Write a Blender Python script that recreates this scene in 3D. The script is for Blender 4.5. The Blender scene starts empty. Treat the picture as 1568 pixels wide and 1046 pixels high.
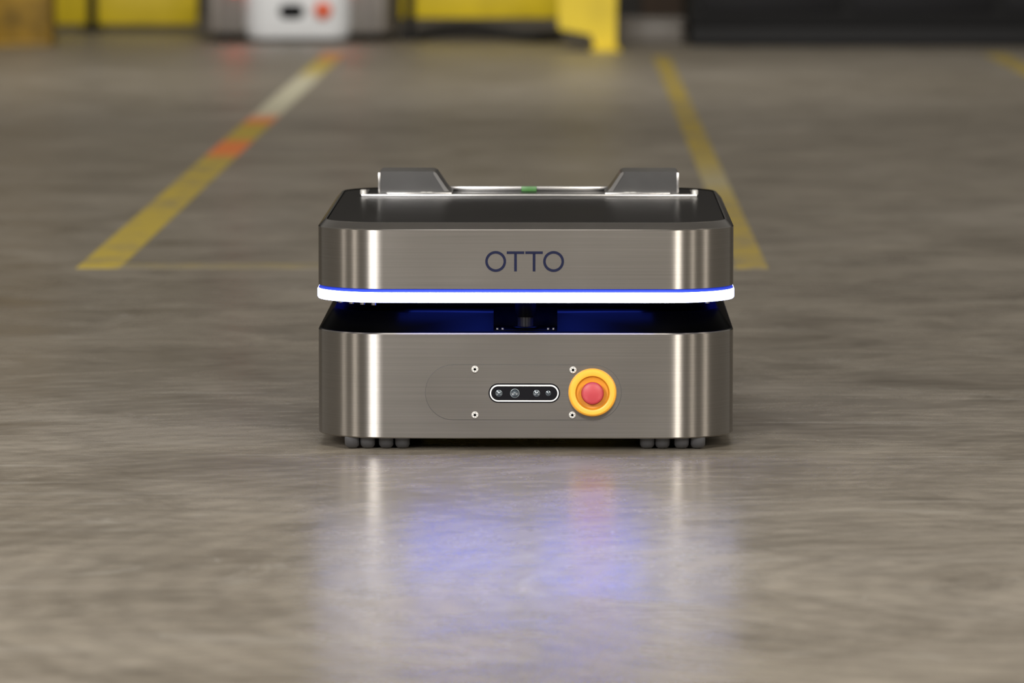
import bpy, bmesh, math
from math import sin, cos, pi, radians
from mathutils import Vector, Matrix

scene = bpy.context.scene
COL = scene.collection
scene.view_settings.view_transform = 'Standard'

# ------------------------------------------------------------------ materials
def new_mat(name):
    m = bpy.data.materials.new(name); m.use_nodes = True
    nt = m.node_tree
    return m, nt, nt.nodes["Principled BSDF"]

def simple(name, col, rough=0.5, metal=0.0, emit=None, estr=0.0, var=0.08, scale=30.0, coat=0.0, spec=0.5):
    m, nt, b = new_mat(name)
    tc = nt.nodes.new("ShaderNodeTexCoord")
    n = nt.nodes.new("ShaderNodeTexNoise"); n.inputs["Scale"].default_value = scale
    n.inputs["Detail"].default_value = 4
    nt.links.new(tc.outputs["Object"], n.inputs["Vector"])
    r = nt.nodes.new("ShaderNodeValToRGB")
    r.color_ramp.elements[0].position = 0.3; r.color_ramp.elements[1].position = 0.7
    r.color_ramp.elements[0].color = (*[c * (1 - var) for c in col], 1)
    r.color_ramp.elements[1].color = (*[min(1, c * (1 + var)) for c in col], 1)
    nt.links.new(n.outputs["Fac"], r.inputs["Fac"])
    nt.links.new(r.outputs["Color"], b.inputs["Base Color"])
    b.inputs["Roughness"].default_value = rough
    b.inputs["Metallic"].default_value = metal
    b.inputs["Coat Weight"].default_value = coat
    b.inputs["Specular IOR Level"].default_value = spec
    if emit:
        b.inputs["Emission Color"].default_value = (*emit, 1)
        b.inputs["Emission Strength"].default_value = estr
    return m

def brushed(name, col, rough, aniso=0.85):
    m, nt, b = new_mat(name)
    N = nt.nodes.new; L = nt.links.new
    tc = N("ShaderNodeTexCoord")
    mp = N("ShaderNodeMapping"); mp.inputs["Scale"].default_value = (4, 4, 900)
    L(tc.outputs["Object"], mp.inputs["Vector"])
    n = N("ShaderNodeTexNoise"); n.inputs["Scale"].default_value = 1.0; n.inputs["Detail"].default_value = 5
    L(mp.outputs["Vector"], n.inputs["Vector"])
    r = N("ShaderNodeValToRGB")
    r.color_ramp.elements[0].position = 0.3; r.color_ramp.elements[1].position = 0.7
    r.color_ramp.elements[0].color = (*[c * 0.91 for c in col], 1)
    r.color_ramp.elements[1].color = (*[min(1, c * 1.08) for c in col], 1)
    L(n.outputs["Fac"], r.inputs["Fac"]); L(r.outputs["Color"], b.inputs["Base Color"])
    n2 = N("ShaderNodeTexNoise"); n2.inputs["Scale"].default_value = 9.0; n2.inputs["Detail"].default_value = 6
    L(tc.outputs["Object"], n2.inputs["Vector"])
    mr = N("ShaderNodeMapRange"); mr.inputs["To Min"].default_value = rough * 0.9; mr.inputs["To Max"].default_value = rough * 1.12
    L(n2.outputs["Fac"], mr.inputs["Value"]); L(mr.outputs["Result"], b.inputs["Roughness"])
    b.inputs["Metallic"].default_value = 1.0
    b.inputs["Anisotropic"].default_value = aniso
    b.inputs["Anisotropic Rotation"].default_value = 0.25
    tg = N("ShaderNodeTangent"); tg.direction_type = 'RADIAL'; tg.axis = 'Z'
    L(tg.outputs["Tangent"], b.inputs["Tangent"])
    bp = N("ShaderNodeBump"); bp.inputs["Strength"].default_value = 0.04; bp.inputs["Distance"].default_value = 0.0004
    L(n.outputs["Fac"], bp.inputs["Height"]); L(bp.outputs["Normal"], b.inputs["Normal"])
    return m

M_STEEL = brushed("brushed_steel", (0.255, 0.238, 0.217), 0.30, 0.93)
M_STEELP = simple("polished_steel", (0.33, 0.32, 0.31), 0.28, 1.0, var=0.05)
M_BEV = simple("bevel_steel_shaded", (0.22, 0.205, 0.19), 0.24, 1.0, var=0.05)  # darkened steel copy, paints the dark ceiling reflection on the bevel
M_BRK = simple("bracket_steel", (0.165, 0.162, 0.16), 0.28, 1.0, var=0.06)
M_SCREW = simple("screw_zinc", (0.62, 0.61, 0.58), 0.45, 0.6, var=0.05)
M_BLACK = simple("satin_black", (0.0003, 0.0003, 0.0004), 0.35, 0.0, var=0.2, spec=0.012)
M_PLATE = simple("black_top_plate", (0.005, 0.004, 0.0035), 0.28, 0.0, var=0.2, scale=12, spec=0.06)
M_DARK = simple("matt_black", (0.001, 0.001, 0.0012), 0.6, spec=0.01)
M_NAVY = simple("navy_print", (0.004, 0.006, 0.026), 0.5, spec=0.15)
M_LED = simple("led_diffuser", (0.8, 0.85, 1.0), 0.4, emit=(0.50, 0.57, 1.0), estr=9.0)
M_HALO = simple("led_halo_band", (0.02, 0.05, 0.5), 0.4, emit=(0.03, 0.07, 1.0), estr=0.3)  # glowing blue bands imitate the halo around the bar
M_GLOWC = simple("added_underside_glow", (0.01, 0.02, 0.2), 0.4, emit=(0.015, 0.03, 1.0), estr=0.35)  # added glow below the upper body, turns the gap blue
M_GLOWP = simple("added_blue_glow", (0.01, 0.02, 0.2), 0.4, emit=(0.04, 0.09, 1.0), estr=27.0)  # added emitter that colors the floor reflection blue
M_YEL = simple("estop_yellow", (0.78, 0.36, 0.03), 0.4, var=0.03)
M_YELD = simple("estop_yellow_shaded", (0.60, 0.235, 0.015), 0.5, var=0.03)  # darker yellow paints the shading inside the collar
M_RED = simple("estop_red", (0.40, 0.04, 0.05), 0.35, var=0.05)
M_REDD = simple("estop_red_rim", (0.33, 0.02, 0.025), 0.4, var=0.05)
M_RIM = simple("white_rim", (0.8, 0.81, 0.79), 0.3, 0.2)
M_WIN = simple("window_black", (0.004, 0.004, 0.006), 0.2, spec=0.3)
M_LENS = simple("lens_glass", (0.03, 0.04, 0.05), 0.08, coat=1.0)
M_LENS2 = simple("lens_ring", (0.10, 0.12, 0.13), 0.3, 0.4)
M_RUB = simple("caster_rubber", (0.06, 0.06, 0.064), 0.45)
M_GLIN = simple("groove_line", (0.05, 0.047, 0.043), 0.5)

# ------------------------------------------------------------------ helpers
def finish(bm, name, mats, parent=None, smooth=True, angle=28, loc=None):
    bmesh.ops.recalc_face_normals(bm, faces=bm.faces)
    for f in bm.faces: f.smooth = smooth
    for e in bm.edges:
        if len(e.link_faces) == 2 and e.calc_face_angle(0) > radians(angle): e.smooth = False
    me = bpy.data.meshes.new(name); bm.to_mesh(me); bm.free()
    for m in mats: me.materials.append(m)
    o = bpy.data.objects.new(name, me); COL.objects.link(o)
    if parent: o.parent = parent
    if loc: o.location = loc
    return o

def rrect(x0, x1, y0, y1, r, n=14):
    pts = []
    for cx, cy, a0 in ((x1 - r, y0 + r, -pi / 2), (x1 - r, y1 - r, 0), (x0 + r, y1 - r, pi / 2), (x0 + r, y0 + r, pi)):
        for i in range(n + 1):
            a = a0 + (pi / 2) * i / n
            pts.append((cx + r * cos(a), cy + r * sin(a)))
    return pts

def shell(name, mats, prof, W, Lg, R, parent, cap0=0, cap1=0, n=14):
    bm = bmesh.new(); rings = []
    for ins, z, _ in prof:
        pts = rrect(-W / 2 + ins, W / 2 - ins, ins, Lg - ins, max(R - ins, 0.004), n)
        rings.append([bm.verts.new((x, y, z)) for x, y in pts])
    for k in range(len(rings) - 1):
        a, b = rings[k], rings[k + 1]
        for i in range(len(a)):
            j = (i + 1) % len(a)
            f = bm.faces.new((a[i], a[j], b[j], b[i])); f.material_index = prof[k][2]
    f = bm.faces.new(list(reversed(rings[0]))); f.material_index = cap0
    f = bm.faces.new(rings[-1]); f.material_index = cap1
    return finish(bm, name, mats, parent)

def add_box(bm, x0, x1, y0, y1, z0, z1, mi=0, bev=0.0):
    r = bmesh.ops.create_cube(bm, size=1.0)
    vs = r["verts"]
    for v in vs:
        v.co = Vector(((x0 + x1) / 2 + v.co.x * (x1 - x0), (y0 + y1) / 2 + v.co.y * (y1 - y0), (z0 + z1) / 2 + v.co.z * (z1 - z0)))
    fs = list({f for v in vs for f in v.link_faces})
    for f in fs: f.material_index = mi
    if bev > 0:
        es = list({e for v in vs for e in v.link_edges})
        rr = bmesh.ops.bevel(bm, geom=es, offset=bev, segments=2, profile=0.5, affect='EDGES')
        for f in rr["faces"]: f.material_index = mi

def add_prism_xz(bm, pts, y0, y1, mi=0, mside=None):
    a = [bm.verts.new((x, y0, z)) for x, z in pts]
    b = [bm.verts.new((x, y1, z)) for x, z in pts]
    f = bm.faces.new(a); f.material_index = mi
    f = bm.faces.new(list(reversed(b))); f.material_index = mi
    for i in range(len(a)):
        j = (i + 1) % len(a)
        f = bm.faces.new((a[i], a[j], b[j], b[i])); f.material_index = mi if mside is None else mside

def add_lathe_y(bm, cx, cz, prof, n=48):
    rings = []
    for r, y, _ in prof:
        if r <= 1e-6: rings.append([bm.verts.new((cx, y, cz))])
        else: rings.append([bm.verts.new((cx + r * cos(2 * pi * i / n), y, cz + r * sin(2 * pi * i / n))) for i in range(n)])
    for k in range(len(rings) - 1):
        a, b = rings[k], rings[k + 1]; mi = prof[k][2]
        for i in range(n):
            j = (i + 1) % n
            if len(b) == 1 and len(a) > 1: f = bm.faces.new((a[i], a[j], b[0]))
            elif len(a) == 1: f = bm.faces.new((a[0], b[j], b[i]))
            else: f = bm.faces.new((a[i], a[j], b[j], b[i]))
            f.material_index = mi

def add_cyl_z(bm, cx, cy, z0, z1, r, mi=0, n=32, bev=0.0):
    bot = [bm.verts.new((cx + r * cos(2 * pi * i / n), cy + r * sin(2 * pi * i / n), z0)) for i in range(n)]
    mid = [bm.verts.new((cx + r * cos(2 * pi * i / n), cy + r * sin(2 * pi * i / n), z1 - bev)) for i in range(n)]
    top = [bm.verts.new((cx + (r - bev) * cos(2 * pi * i / n), cy + (r - bev) * sin(2 * pi * i / n), z1)) for i in range(n)]
    for a, b in ((bot, mid), (mid, top)) if bev > 0 else ((bot, top),):
        for i in range(n):
            j = (i + 1) % n
            f = bm.faces.new((a[i], a[j], b[j], b[i])); f.material_index = mi
    if bev <= 0:
        for v in mid: bm.verts.remove(v)
    f = bm.faces.new(list(reversed(bot))); f.material_index = mi
    f = bm.faces.new(top); f.material_index = mi

def capsule(cx, cz, w, h, n=20):
    r = h / 2; p = []
    for i in range(n + 1):
        a = -pi / 2 + pi * i / n; p.append((cx + w / 2 - r + r * cos(a), cz + r * sin(a)))
    for i in range(n + 1):
        a = pi / 2 + pi * i / n; p.append((cx - w / 2 + r + r * cos(a), cz + r * sin(a)))
    return p

def empty(name, loc=(0, 0, 0)):
    e = bpy.data.objects.new(name, None); COL.objects.link(e); e.location = loc; e.empty_display_size = 0.2
    return e

# ------------------------------------------------------------------ main robot
S = 1172.0
def X(px): return (px - 804.5) / S
def Z(py): return 0.8 - (py + 244) / 1176.0

W, LG, R = 0.551, 0.74, 0.09
bot = empty("mobile_robot")

low = shell("lower_body", [M_STEEL, M_BLACK, M_DARK], [
    (0.006, 0.0165, 2), (0.001, 0.0170, 0), (0.0, 0.0185, 0), (0.0, 0.1545, 0), (0.0012, 0.1562, 1), (0.003, 0.157, 1),
    (0.019, 0.181, 1), (0.022, 0.183, 1), (0.035, 0.184, 1)], W, LG, R, bot, 2, 1)
cb = bmesh.new(); add_box(cb, -0.042, 0.042, -0.01, 0.075, 0.1585, 0.2)
cut = finish(cb, "cutter", [M_DARK])
md = low.modifiers.new("notch", 'BOOLEAN'); md.object = cut; md.operation = 'DIFFERENCE'; md.solver = 'EXACT'
dg = bpy.context.evaluated_depsgraph_get()
me2 = bpy.data.meshes.new_from_object(low.evaluated_get(dg))
low.modifiers.clear(); low.data = me2
bpy.data.objects.remove(cut)

shell("core_column", [M_DARK], [(0.10, 0.18, 0), (0.10, 0.20, 0)], W, LG, R + 0.04, bot)
shell("light_bar", [M_LED, M_HALO, M_DARK, M_GLOWC], [
    (0.10, 0.1975, 2), (0.030, 0.1975, 3), (0.008, 0.1958, 1), (0.0, 0.1962, 0), (-0.0012, 0.198, 0), (-0.0012, 0.2080, 0), (0.0, 0.2098, 1),
    (0.002, 0.2118, 1), (0.003, 0.2140, 2), (0.02, 0.2142, 2)], W, LG, R, bot, 2, 2)
# added blue glowing boxes under the upper body, for the blue floor reflection
bm = bmesh.new()
add_box(bm, -0.165, 0.165, 0.006, 0.019, 0.1958, 0.1978, 0, 0.0004)
add_box(bm, -0.15, -0.018, 0.019, 0.045, 0.1960, 0.1978, 0, 0.0004)
add_box(bm, 0.018, 0.15, 0.019, 0.045, 0.1960, 0.1978, 0, 0.0004)
finish(bm, "added_underglow_boxes", [M_GLOWP], bot)
shell("upper_body", [M_STEEL, M_PLATE, M_DARK, M_BEV], [
    (0.006, 0.2138, 2), (0.0, 0.2143, 0), (0.0, 0.2915, 0), (0.0012, 0.2928, 3), (0.0075, 0.3000, 3), (0.009, 0.3010, 3), (0.0115, 0.3012, 2),
    (0.0125, 0.2998, 1), (0.02, 0.3, 1)], W, LG, R, bot, 2, 1)

bm = bmesh.new()
add_prism_xz(bm, capsule(X(801.5), Z(605), 0.2585, 0.0735), -0.0003, 0.002, 0)
finish(bm, "panel_groove", [M_GLIN], bot)
bm = bmesh.new()
add_prism_xz(bm, capsule(X(801.5), Z(605), 0.2570, 0.0720), -0.0008, 0.002, 0)
finish(bm, "front_access_panel", [M_STEEL], bot)
for i, (px, py) in enumerate(((727, 569), (878, 570), (727, 640), (877, 640))):
    bm = bmesh.new(); x, z = X(px), Z(py)
    add_lathe_y(bm, x, z, [(0.0046, -0.0006, 0), (0.0046, -0.0018, 0), (0.0038, -0.0026, 0), (0.0018, -0.0026, 1), (0.0014, -0.0016, 1), (0, -0.0016, 1)], 24)
    for a in range(6):
        t = a * pi / 3 + 0.3
        add_box(bm, x + 0.0029 * cos(t) - 0.0004, x + 0.0029 * cos(t) + 0.0004, -0.00275, -0.002, z + 0.0029 * sin(t) - 0.0004, z + 0.0029 * sin(t) + 0.0004, 1)
    finish(bm, "panel_screw_%d" % (i + 1), [M_SCREW, M_DARK], bot)

bm = bmesh.new(); cx, cz = X(803), Z(606)
add_prism_xz(bm, capsule(cx, cz, 0.094, 0.0255), -0.0012, 0.001, 1)
add_prism_xz(bm, capsule(cx, cz, 0.0905, 0.0222), -0.0026, 0.001, 0)
add_prism_xz(bm, capsule(cx, cz, 0.0870, 0.0185), -0.0030, 0.001, 1)
finish(bm, "camera_window", [M_RIM, M_WIN], bot)
bm = bmesh.new()
for px, r in ((764, 0.0044), (788.5, 0.0062), (822, 0.0044), (840, 0.0034)):
    add_lathe_y(bm, X(px), cz, [(r, -0.0029, 1), (r, -0.0034, 1), (r * 0.82, -0.0036, 2), (r * 0.72, -0.0032, 0), (r * 0.3, -0.0036, 1), (r * 0.2, -0.0038, 1), (0, -0.0038, 1)], 28)
finish(bm, "camera_lenses", [M_LENS, M_LENS2, M_DARK], bot)

bm = bmesh.new(); cx, cz = X(908), Z(605)
add_lathe_y(bm, cx, cz, [(0.0318, 0.0, 0), (0.0318, -0.003, 0), (0.0305, -0.0065, 0), (0.0285, -0.0082, 0), (0.0245, -0.0085, 0),
    (0.0225, -0.0078, 1), (0.0205, -0.0040, 1), (0.0185, -0.0032, 1), (0.0, -0.0030, 1)], 64)
finish(bm, "estop_collar", [M_YEL, M_YELD], bot)
bm = bmesh.new()
add_lathe_y(bm, cx, cz, [(0.010, -0.0028, 1), (0.010, -0.009, 1), (0.0145, -0.010, 1), (0.0150, -0.0120, 1), (0.0148, -0.0150, 1), (0.0135, -0.0168, 1),
    (0.0118, -0.0172, 0), (0.006, -0.0182, 0), (0.0, -0.0185, 0)], 56)
finish(bm, "estop_button", [M_RED, M_REDD], bot)

bm = bmesh.new(); zc = Z(402)
def ring_xz(bm, cx, cz, ro, ri, y0, y1, n=56):
    V = lambda r, y: [bm.verts.new((cx + r * cos(2 * pi * i / n), y, cz + r * sin(2 * pi * i / n))) for i in range(n)]
    a, b, c, d = V(ro, y0), V(ri, y0), V(ri, y1), V(ro, y1)
    for p, q in ((a, b), (b, c), (c, d), (d, a)):
        for i in range(n):
            j = (i + 1) % n; bm.faces.new((p[i], p[j], q[j], q[i]))
ring_xz(bm, X(759), zc, 0.0137, 0.0103, -0.0004, 0.001)
ring_xz(bm, X(848), zc, 0.0137, 0.0103, -0.0004, 0.001)
for px in (789.5, 818):
    x = X(px)
    add_box(bm, x - 0.0115, x + 0.0115, -0.0004, 0.001, zc + 0.0099, zc + 0.0132)
    add_box(bm, x - 0.0018, x + 0.0018, -0.0004, 0.001, zc - 0.0130, zc + 0.0102)
finish(bm, "front_lettering", [M_NAVY], bot)

bm = bmesh.new()
add_box(bm, -0.041, 0.041, 0.006, 0.07, 0.1575, 0.1600, 1, 0.0005)
add_cyl_z(bm, 0, 0.028, 0.1595, 0.1632, 0.017, 1, 32, 0.001)
add_cyl_z(bm, 0, 0.028, 0.163, 0.1765, 0.0105, 0, 40, 0.001)
add_cyl_z(bm, 0, 0.028, 0.1765, 0.1975, 0.014, 1, 40, 0.001)
for x in (-0.037, -0.03, 0.03, 0.037):
    add_cyl_z(bm, x, 0.012, 0.1595, 0.1620, 0.0018, 2, 12)
finish(bm, "lidar_sensor", [M_WIN, M_BLACK, M_STEELP], bot)
bm = bmesh.new()
for x, yy in ((-0.245, 0.075), (-0.23, 0.058), (-0.215, 0.045), (-0.2, 0.036), (0.24, 0.07)):
    add_cyl_z(bm, x, yy, 0.190, 0.1985, 0.0035, 0, 16, 0.001)
finish(bm, "light_spot_studs", [M_STEELP], bot)  # steel studs stand in for small light spots under the bar

bm = bmesh.new()
def wheel(cx, cy, r, w, n=40):
    prof = [(-w / 2, r * 0.45), (-w / 2, r * 0.78), (-w * 0.42, r * 0.89), (-w * 0.27, r * 0.97), (0, r), (w * 0.27, r * 0.97), (w * 0.42, r * 0.89), (w / 2, r * 0.78), (w / 2, r * 0.45)]
    rings = [[bm.verts.new((cx + dx, cy + rr * cos(2 * pi * i / n), r + rr * sin(2 * pi * i / n))) for i in range(n)] for dx, rr in prof]
    for k in range(len(rings) - 1):
        for i in range(n):
            j = (i + 1) % n; bm.faces.new((rings[k][i], rings[k][j], rings[k + 1][j], rings[k + 1][i]))
    bm.faces.new(rings[0]); bm.faces.new(list(reversed(rings[-1])))
for px in (537.5, 561.5, 590, 615, 992, 1015.5, 1045, 1070):
    for yy in (0.036, 0.69):
        wheel(X(px) * 1.005, yy, 0.022, 0.0190)
finish(bm, "caster_wheels", [M_RUB], bot)
bm = bmesh.new()
for sx in (-1, 1):
    n = 48; r = 0.07
    a = [bm.verts.new((sx * 0.19 - 0.014, 0.37 + r * cos(2 * pi * i / n), r + r * sin(2 * pi * i / n))) for i in range(n)]
    b = [bm.verts.new((sx * 0.19 + 0.014, 0.37 + r * cos(2 * pi * i / n), r + r * sin(2 * pi * i / n))) for i in range(n)]
    for i in range(n):
        j = (i + 1) % n; bm.faces.new((a[i], a[j], b[j], b[i]))
    bm.faces.new(a); bm.faces.new(list(reversed(b)))
finish(bm, "drive_wheels", [M_RUB], bot)

bm = bmesh.new()
add_box(bm, -0.236, 0.238, 0.535, 0.556, 0.2995, 0.3035, 0, 0.0008)
for x in (-0.233, 0.235, -0.148, -0.139, 0.139, 0.148):
    add_cyl_z(bm, x, 0.545, 0.303, 0.3095 if abs(x) > 0.2 else 0.3065, 0.0045, 1, 20, 0.001)
add_box(bm, -0.115, 0.117, 0.66, 0.672, 0.2995, 0.3065, 0, 0.001)
add_box(bm, -0.236, -0.228, 0.556, 0.66, 0.2995, 0.3025, 0, 0.0008)
add_box(bm, 0.230, 0.238, 0.556, 0.66, 0.2995, 0.3025, 0, 0.0008)
finish(bm, "cargo_rail", [M_STEELP, M_SCREW], bot)
M_GRN = simple("green_tag", (0.05, 0.16, 0.04), 0.4)
bm = bmesh.new(); add_box(bm, -0.011, 0.011, 0.655, 0.660, 0.3, 0.307, 0, 0.0006)
finish(bm, "level_vial", [M_GRN], bot)
for s, nm in ((-1, "cargo_bracket_left"), (1, "cargo_bracket_right")):
    bm = bmesh.new()
    out = [(0.212, 0.3035), (0.212, 0.331), (0.209, 0.3345), (0.135, 0.3345), (0.130, 0.332), (0.1165, 0.312), (0.112, 0.3065), (0.108, 0.3035)]
    inn = [(0.209, 0.3035), (0.209, 0.330), (0.2075, 0.3315), (0.1365, 0.3315), (0.1325, 0.330), (0.1195, 0.311), (0.115, 0.3045), (0.1145, 0.3035)]
    out = [(s * x, z) for x, z in out]; inn = [(s * x, z) for x, z in inn]
    add_prism_xz(bm, out, 0.558, 0.561, 0)
    n = len(out)
    for k in range(n - 1):
        q = [out[k], out[k + 1], inn[k + 1], inn[k]]
        add_prism_xz(bm, q, 0.5612, 0.645, 1)
    add_box(bm, min(s * 0.108, s * 0.2), max(s * 0.108, s * 0.2), 0.54, 0.562, 0.3035, 0.3055, 1, 0.0005)
    add_box(bm, min(s * 0.2095, s * 0.2125), max(s * 0.2095, s * 0.2125), 0.5565, 0.5585, 0.3035, 0.333, 1, 0.0004)
    add_prism_xz(bm, [(s * 0.134, 0.3345), (s * 0.130, 0.332), (s * 0.1165, 0.312), (s * 0.112, 0.3065), (s * 0.119, 0.3065), (s * 0.1225, 0.312), (s * 0.1345, 0.331)], 0.5560, 0.5585, 1)
    bmesh.ops.remove_doubles(bm, verts=bm.verts, dist=1e-5)
    finish(bm, nm, [M_BRK, M_STEELP], bot)

# ------------------------------------------------------------------ floor
def build_floor():
    bm = bmesh.new()
    v = [bm.verts.new(p) for p in ((-14, -12, 0), (14, -12, 0), (14, 18, 0), (-14, 18, 0))]
    bm.faces.new(v)
    m, nt, b = new_mat("polished_concrete")
    N = nt.nodes.new; L = nt.links.new
    tc = N("ShaderNodeTexCoord")
    def noise(scale, detail, rough, dist=0.0, sc=(1, 1, 1), loc=(0, 0, 0)):
        mp = N("ShaderNodeMapping"); mp.inputs["Scale"].default_value = sc; mp.inputs["Location"].default_value = loc
        L(tc.outputs["Object"], mp.inputs["Vector"])
        n = N("ShaderNodeTexNoise"); n.inputs["Scale"].default_value = scale; n.inputs["Detail"].default_value = detail
        n.inputs["Roughness"].default_value = rough; n.inputs["Distortion"].default_value = dist
        L(mp.outputs["Vector"], n.inputs["Vector"]); return n.outputs["Fac"]
    def ramp(fac, e):
        r = N("ShaderNodeValToRGB"); el = r.color_ramp.elements
        el[0].position, el[0].color = e[0][0], (*e[0][1], 1)
        el[1].position, el[1].color = e[-1][0], (*e[-1][1], 1)
        for p, c in e[1:-1]:
            q = el.new(p); q.color = (*c, 1)
        L(fac, r.inputs["Fac"]); return r.outputs["Color"]
    def mix(a, b2, fac, mode='MIX'):
        x = N("ShaderNodeMix"); x.data_type = 'RGBA'; x.blend_type = mode
        if isinstance(fac, float): x.inputs[0].default_value = fac
        else: L(fac, x.inputs[0])
        L(a, x.inputs[6]); L(b2, x.inputs[7]); return x.outputs[2]
    big = noise(0.9, 5, 0.55, 0.8, (1.3, 0.8, 1))
    base = ramp(big, [(0.30, (0.188, 0.162, 0.126)), (0.5, (0.220, 0.192, 0.153)), (0.70, (0.255, 0.226, 0.186))])
    med = noise(4.0, 9, 0.70, 0.6, (0.9, 1.0, 1))
    medc = ramp(med, [(0.34, (0.78, 0.765, 0.75)), (0.5, (1, 1, 1)), (0.68, (1.20, 1.20, 1.20))])
    c = mix(base, medc, 0.85, 'MULTIPLY')
    fine = noise(30, 10, 0.80, 0.8, (0.32, 1, 1))
    finec = ramp(fine, [(0.3, (0.68, 0.68, 0.67)), (0.5, (1, 1, 1)), (0.7, (1.3, 1.3, 1.3))])
    c = mix(c, finec, 0.85, 'MULTIPLY')
    def scuff(rot, loc, thr):
        mp = N("ShaderNodeMapping"); mp.inputs["Rotation"].default_value = (0, 0, rot); mp.inputs["Scale"].default_value = (1.2, 14, 1); mp.inputs["Location"].default_value = loc
        L(tc.outputs["Object"], mp.inputs["Vector"])
        n = N("ShaderNodeTexNoise"); n.inputs["Scale"].default_value = 1.6; n.inputs["Detail"].default_value = 8; n.inputs["Roughness"].default_value = 0.65; n.inputs["Distortion"].default_value = 0.6
        L(mp.outputs["Vector"], n.inputs["Vector"])
        return ramp(n.outputs["Fac"], [(thr, (0, 0, 0)), (thr + 0.12, (0.45, 0.45, 0.45))])
    dk = N("ShaderNodeRGB"); dk.outputs[0].default_value = (0.125, 0.105, 0.082, 1)
    pale = N("ShaderNodeRGB"); pale.outputs[0].default_value = (0.37, 0.345, 0.30, 1)
    c = mix(c, dk.outputs[0], scuff(0.5, (0, 0, 0), 0.60))
    c = mix(c, pale.outputs[0], scuff(-0.35, (5, 2, 0), 0.58))
    wv = N("ShaderNodeTexWave"); wv.wave_type = 'RINGS'; wv.rings_direction = 'Z'
    mpw = N("ShaderNodeMapping"); mpw.inputs["Location"].default_value = (-0.62, 1.28, 0)
    L(tc.outputs["Object"], mpw.inputs["Vector"]); L(mpw.outputs["Vector"], wv.inputs["Vector"])
    wv.inputs["Scale"].default_value = 6.0; wv.inputs["Distortion"].default_value = 4.0; wv.inputs["Detail"].default_value = 6; wv.inputs["Detail Scale"].default_value = 1.5
    wvc = ramp(wv.outputs["Fac"], [(0.0, (0.90, 0.895, 0.89)), (0.5, (1.0, 1.0, 1.0)), (1.0, (1.09, 1.09, 1.085))])
    c = mix(c, wvc, 0.6, 'MULTIPLY')
    sw = noise(2.2, 10, 0.72, 3.5, (1, 1, 1), (3, 7, 0))
    swf = ramp(sw, [(0.60, (0, 0, 0)), (0.70, (0.5, 0.5, 0.5))])
    c = mix(c, pale.outputs[0], swf)
    L(c, b.inputs["Base Color"])
    mr = N("ShaderNodeMapRange"); mr.inputs["From Min"].default_value = 0.3; mr.inputs["From Max"].default_value = 0.7
    mr.inputs["To Min"].default_value = 0.19; mr.inputs["To Max"].default_value = 0.32
    L(med, mr.inputs["Value"])
    sp = N("ShaderNodeSeparateXYZ"); L(tc.outputs["Object"], sp.inputs[0])
    m2 = N("ShaderNodeMapRange"); m2.inputs["From Min"].default_value = 1.5; m2.inputs["From Max"].default_value = 8.0; m2.inputs["To Max"].default_value = 0.16
    L(sp.outputs["Y"], m2.inputs["Value"])
    ad = N("ShaderNodeMath"); ad.operation = 'ADD'; L(mr.outputs["Result"], ad.inputs[0]); L(m2.outputs["Result"], ad.inputs[1])
    L(ad.outputs[0], b.inputs["Roughness"])
    b.inputs["Specular IOR Level"].default_value = 0.5
    bp = N("ShaderNodeBump"); bp.inputs["Strength"].default_value = 0.12; bp.inputs["Distance"].default_value = 0.002
    L(med, bp.inputs["Height"]); L(bp.outputs["Normal"], b.inputs["Normal"])
    return finish(bm, "floor", [m], smooth=False)
build_floor()

def tape_mat(name, col, wear, grad=None):
    m, nt, b = new_mat(name); N = nt.nodes.new; L = nt.links.new
    tc = N("ShaderNodeTexCoord")
    n = N("ShaderNodeTexNoise"); n.inputs["Scale"].default_value = 9; n.inputs["Detail"].default_value = 8; n.inputs["Roughness"].default_value = 0.7
    L(tc.outputs["Object"], n.inputs["Vector"])
    r = N("ShaderNodeValToRGB")
    r.color_ramp.elements[0].position = 0.35 + wear * 0.2; r.color_ramp.elements[0].color = (0.20, 0.17, 0.12, 1)
    r.color_ramp.elements[1].position = 0.55 + wear * 0.2; r.color_ramp.elements[1].color = (*col, 1)
    L(n.outputs["Fac"], r.inputs["Fac"])
    out = r.outputs["Color"]
    if grad:
        sp = N("ShaderNodeSeparateXYZ"); L(tc.outputs["Object"], sp.inputs[0])
        mr = N("ShaderNodeMapRange"); mr.inputs["From Min"].default_value = 0.0; mr.inputs["From Max"].default_value = 14.0
        L(sp.outputs["Y"], mr.inputs["Value"])
        g = N("ShaderNodeValToRGB"); el = g.color_ramp.elements
        el[0].position = grad[0][0] / 14; el[0].color = grad[0][1]
        el[1].position = grad[-1][0] / 14; el[1].color = grad[-1][1]
        for p, c in grad[1:-1]:
            q = el.new(p / 14); q.color = c
        L(mr.outputs["Result"], g.inputs["Fac"])
        mx = N("ShaderNodeMix"); mx.data_type = 'RGBA'
        L(g.outputs["Alpha"], mx.inputs[0]); L(out, mx.inputs[6]); L(g.outputs["Color"], mx.inputs[7]); out = mx.outputs[2]
    L(out, b.inputs["Base Color"]); b.inputs["Roughness"].default_value = 0.42
    return m
def tape(name, x0, x1, y0, y1, m):
    bm = bmesh.new(); add_box(bm, x0, x1, y0, y1, 0.0, 0.0008)
    return finish(bm, name, [m], smooth=False)
Y = (0.50, 0.37, 0.035)
OR = (0.75, 0.20, 0.04, 1); WH = (0.52, 0.49, 0.36, 1)
TL = tape_mat("yellow_tape_worn_banded", Y, -0.2, [(6.4, (*Y, 0)), (6.7, OR), (7.2, OR), (7.5, (*Y, 0.2)), (8.0, (*Y, 0.5)), (8.3, OR), (8.8, WH), (11.0, WH), (12.2, (*Y, 0.3)), (12.9, (0.6, 0.22, 0.05, 1))])  # orange and pale bands vary along the tape's length
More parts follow.
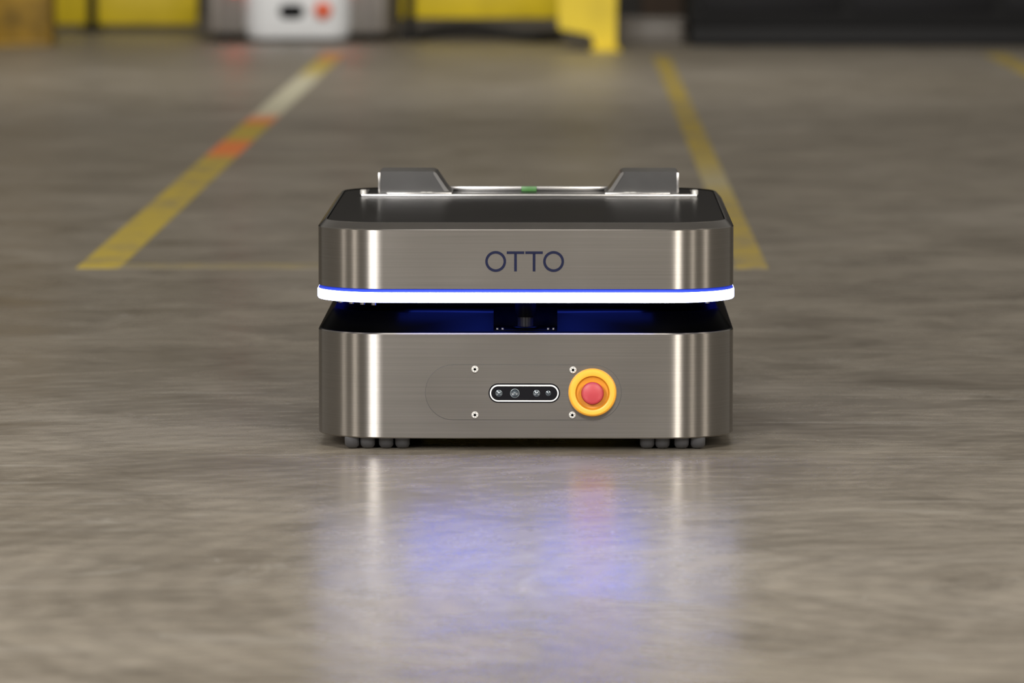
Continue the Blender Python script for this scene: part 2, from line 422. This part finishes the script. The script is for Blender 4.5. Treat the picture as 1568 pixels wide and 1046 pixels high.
TR = tape_mat("yellow_tape", (0.40, 0.29, 0.04), 0.0, [(3.0, (*Y, 0)), (4.6, (*Y, 0)), (5.6, (0.40, 0.36, 0.24, 0.8)), (7.0, (*Y, 0))])
TF = tape_mat("faded_tape", (0.27, 0.215, 0.09), 0.25)
tape("floor_tape", -0.868, -0.786, 3.02, 13.3, TL)
tape("floor_tape", 0.372, 0.432, 3.02, 13.0, TR)
tape("floor_tape", -0.786, 0.372, 3.02, 3.14, TF)
tape("floor_tape", 1.62, 1.70, 9.0, 13.2, TR)

# ------------------------------------------------------------------ background
M_BY = simple("safety_yellow", (0.70, 0.52, 0.01), 0.45, var=0.15, scale=5)
M_BYD = simple("old_yellow", (0.24, 0.14, 0.01), 0.5, var=0.6, scale=8)
M_BK = simple("machine_black", (0.006, 0.006, 0.007), 0.6, spec=0.3)
M_BG = simple("painted_grey", (0.20, 0.18, 0.16), 0.45)
M_BGD = simple("dark_grey_shell", (0.12, 0.105, 0.09), 0.45)
M_BW = simple("white_shell", (0.75, 0.77, 0.80), 0.35, var=0.03)
M_BR = simple("brown_board", (0.05, 0.03, 0.018), 0.6)
M_WALL = simple("dark_wall_paint", (0.03, 0.027, 0.024), 0.7, var=0.3, scale=1.5)
M_REDB = simple("red_button", (0.7, 0.12, 0.05), 0.4)

def bx(px, den): return 0.056 + (px - 870) / 8200.0 * den

bm = bmesh.new(); add_box(bm, -14, 14, 17.5, 17.7, 0, 5.0); finish(bm, "wall_back", [M_WALL], smooth=False)

def guard(name, x0, x1, y, posts, z0, pw, mats):
    e = empty(name, (0, 0, 0))
    bm = bmesh.new()
    add_box(bm, x0, x1, y, y + 0.03, z0, z0 + 0.30, 0, 0.004)
    add_box(bm, x0, x1, y - 0.02, y + 0.05, z0 + 0.30, z0 + 0.36, 0, 0.01)
    finish(bm, "guard_panel", [mats[0]], e)
    bm = bmesh.new()
    for px in posts:
        add_box(bm, px - pw / 2, px + pw / 2, y - 0.05, y - 0.002, 0.012, z0 + 0.50, 0, 0.008)
        add_box(bm, px - pw / 2 - 0.03, px + pw / 2 + 0.03, y - 0.08, y + 0.09, 0.0, 0.014, 0, 0.003)
        for dx in (-1, 1):
            add_cyl_z(bm, px + dx * (pw / 2 + 0.015), y - 0.05, 0.013, 0.03, 0.01, 0, 12)
    finish(bm, "guard_posts", [mats[1]], e)
    return e
guard("safety_guard_rail", bx(612, 21.5), bx(870, 21.5), 14.6, [bx(628, 21.6)], 0.088, 0.035, (M_BY, M_BK))
guard("safety_guard_rail", bx(70, 22.6), bx(305, 22.6), 15.5, [bx(146, 22.6)], 0.03, 0.035, (M_BY, M_BK))

cu = bpy.data.curves.new("floor_cable", 'CURVE'); cu.dimensions = '3D'; cu.bevel_depth = 0.022; cu.bevel_resolution = 4
sp = cu.splines.new('NURBS'); P = [(640, 0.02, 14.45), (690, 0.06, 14.4), (740, 0.055, 14.35), (790, 0.022, 14.3), (840, 0.022, 14.3), (855, 0.022, 14.5)]
sp.points.add(len(P) - 1)
for p, (px, z, yy) in zip(sp.points, P): p.co = (bx(px, 21.4), yy, z, 1)
sp.use_endpoint_u = True
o = bpy.data.objects.new("floor_cable", cu); COL.objects.link(o); cu.materials.append(M_BK)

def column(name, xa, xb, y, m, h=1.1, d=0.2):
    bm = bmesh.new()
    add_box(bm, xa, xb, y, y + d, 0.0, h, 0, 0.02)
    add_box(bm, xa + 0.10 * (xb - xa), xb + 0.0, y - 0.05, y + d + 0.03, 0.0, 0.02, 0, 0.004)
    add_box(bm, xa - 0.005, xb + 0.005, y - 0.006, y + d + 0.006, h - 0.12, h - 0.06, 0, 0.004)
    return finish(bm, name, [m])
bm = bmesh.new()
pts = [(855, 0.085), (905, 0.062), (913, 0.0), (943, 0.0), (946, 0.60), (853, 0.60)]
add_prism_xz(bm, [(bx(px, 20.4), z) for px, z in pts], 13.45, 13.65)
add_box(bm, bx(905, 20.4), bx(950, 20.4), 13.40, 13.70, 0.0, 0.012, 0, 0.003)
add_box(bm, bx(850, 20.4), bx(948, 20.4), 13.43, 13.67, 0.56, 0.60, 0, 0.005)
finish(bm, "yellow_support_stand", [M_BY])
column("yellow_bollard", bx(-40, 20.8), bx(75, 20.8), 13.9, M_BYD)

e = empty("mobile_robot", (bx(457, 21.4), 14.3, 0))
def rr_shell(nm, mats, prof, Wd, Lg, Rr): return shell(nm, mats, prof, Wd, Lg, Rr, e, 0, 0, 8)
rr_shell("body", [M_BGD], [(0.01, 0.03, 0), (0, 0.04, 0), (0, 0.26, 0), (0.02, 0.30, 0)], 0.76, 1.0, 0.06).location = (0, 0.05, 0)
rr_shell("front_bumper", [M_BW], [(0.05, 0.012, 0), (0.015, 0.02, 0), (0, 0.06, 0), (0, 0.25, 0), (0.03, 0.29, 0)], 0.43, 0.3, 0.10).location = (0, -0.03, 0)
bm = bmesh.new()
for sx in (-1, 1):
    add_box(bm, sx * 0.33 - 0.018, sx * 0.33 + 0.018, 0.035, 0.06, 0.04, 0.26, 0, 0.006)
finish(bm, "corner_trims", [M_BG], e)
bm = bmesh.new(); add_prism_xz(bm, capsule(-0.02, 0.125, 0.10, 0.055), -0.034, -0.02); finish(bm, "camera_window", [M_BLACK], e)
bm = bmesh.new(); add_lathe_y(bm, 0.105, 0.13, [(0.035, -0.03, 0), (0.035, -0.045, 0), (0.02, -0.055, 0), (0, -0.058, 0)], 24); finish(bm, "estop_button", [M_REDB], e)
bm = bmesh.new()
for sx in (-1, 1):
    for yy in (0.2, 0.85):
        n = 24; r = 0.05
        a = [bm.verts.new((sx * 0.3 - 0.02, yy + r * cos(2 * pi * i / n), r + r * sin(2 * pi * i / n))) for i in range(n)]
        b_ = [bm.verts.new((sx * 0.3 + 0.02, yy + r * cos(2 * pi * i / n), r + r * sin(2 * pi * i / n))) for i in range(n)]
        for i in range(n):
            j = (i + 1) % n; bm.faces.new((a[i], a[j], b_[j], b_[i]))
        bm.faces.new(a); bm.faces.new(list(reversed(b_)))
finish(bm, "wheels", [M_RUB], e)
M_RGLOW = simple("added_red_glow", (0.6, 0.05, 0.03), 0.4, emit=(1, 0.08, 0.04), estr=4)  # added glowing discs, for the red blobs on the floor ahead
bm = bmesh.new()
for sx in (-0.25, 0.20):
    add_lathe_y(bm, sx, 0.24, [(0.045, 0.05, 0), (0.045, 0.035, 0), (0.02, 0.025, 0), (0, 0.022, 0)], 20)
finish(bm, "added_red_discs", [M_RGLOW], e)

bm = bmesh.new()
x0, x1 = bx(955, 21.3), bx(1045, 21.3)
add_box(bm, x0, x1, 14.2, 14.5, 0.0, 0.09, 0, 0.012)
add_box(bm, x0 - 0.008, x1 + 0.008, 14.19, 14.51, 0.085, 0.10, 0, 0.005)
finish(bm, "storage_bin", [M_BG])
bm = bmesh.new()
add_box(bm, bx(985, 22), bx(1090, 22), 15.4, 15.7, 0.0, 0.9, 0, 0.01)
add_box(bm, bx(985, 22) - 0.01, bx(1090, 22) + 0.01, 15.38, 15.72, 0.86, 0.9, 0, 0.005)
finish(bm, "wooden_crate", [M_BR])
bm = bmesh.new()
x0, x1 = bx(1055, 20.8), bx(1068, 20.8) + 2.4
add_box(bm, x0 + 0.01, x1 - 0.03, 13.92, 15.0, 0.0, 0.08, 0, 0.005)
add_box(bm, x0, x1, 13.9, 15.05, 0.08, 1.3, 0, 0.015)
for k in range(4):
    xa = x0 + 0.05 + k * 0.59
    add_box(bm, xa, xa + 0.54, 13.885, 13.9, 0.14, 1.2, 1, 0.006)
    add_box(bm, xa + 0.48, xa + 0.50, 13.86, 13.885, 0.6, 0.75, 2, 0.003)
finish(bm, "machine_cabinet", [M_BK, simple("cabinet_panel", (0.007, 0.007, 0.009), 0.5, spec=0.3), M_BG])

# ------------------------------------------------------------------ light
def area(name, loc, target, sx, sy, power, col=(1, 1, 1)):
    l = bpy.data.lights.new(name, 'AREA'); l.shape = 'RECTANGLE'; l.size = sx; l.size_y = sy; l.energy = power; l.color = col
    o = bpy.data.objects.new(name, l); COL.objects.link(o); o.location = loc
    o.rotation_euler = (Vector(target) - Vector(loc)).to_track_quat('-Z', 'Y').to_euler()
    return o
T0 = (0, 0, 0.15)
area("unseen_area_light", (-2.6, -6.4, 2.6), T0, 1.6, 1.6, 410, (1.0, 0.98, 0.96))
area("unseen_area_light", (2.6, -6.4, 2.6), T0, 0.9, 1.6, 250, (1.0, 0.95, 0.88))
area("unseen_area_light", (-5.1, -3.4, 2.6), T0, 0.5, 1.6, 60, (1.0, 0.93, 0.84))
area("unseen_area_light", (-6.0, -1.2, 2.6), T0, 0.35, 1.6, 45, (1.0, 0.93, 0.84))
area("unseen_area_light", (4.6, -4.0, 2.6), T0, 0.4, 1.6, 45, (1.0, 0.92, 0.82))
area("unseen_area_light", (5.9, -1.6, 2.6), T0, 0.5, 1.6, 60, (1.0, 0.92, 0.82))
area("unseen_area_light", (0, -6.0, 6.5), (0, -4.2, 0), 3, 2, 340, (1.0, 0.97, 0.93))
area("unseen_area_light", (0, 6, 6.5), (0, 7, 0), 6, 4, 105, (1.0, 0.93, 0.80))
area("unseen_area_light", (-0.5, 10.0, 3.0), (-0.5, 14.6, 0.1), 3, 1.0, 90, (1.0, 0.97, 0.9))  # added lamp, aimed forward to brighten the background objects

w = bpy.data.worlds.new("warehouse_ambient"); scene.world = w; w.use_nodes = True
w.node_tree.nodes["Background"].inputs[0].default_value = (0.95, 0.91, 0.84, 1)
w.node_tree.nodes["Background"].inputs[1].default_value = 0.34

# ------------------------------------------------------------------ camera
cd = bpy.data.cameras.new("camera"); co = bpy.data.objects.new("camera", cd); COL.objects.link(co)
cd.sensor_width = 36; cd.lens = 8200 / 1568 * 36
co.location = (0.056, -7.0, 0.80)
co.rotation_euler = (radians(90 - math.degrees(math.atan(767 / 8200))), 0, math.atan(86 / 8200))
cd.dof.use_dof = True; cd.dof.focus_distance = 7.1; cd.dof.aperture_fstop = 6.2
cd.clip_end = 200
scene.camera = co
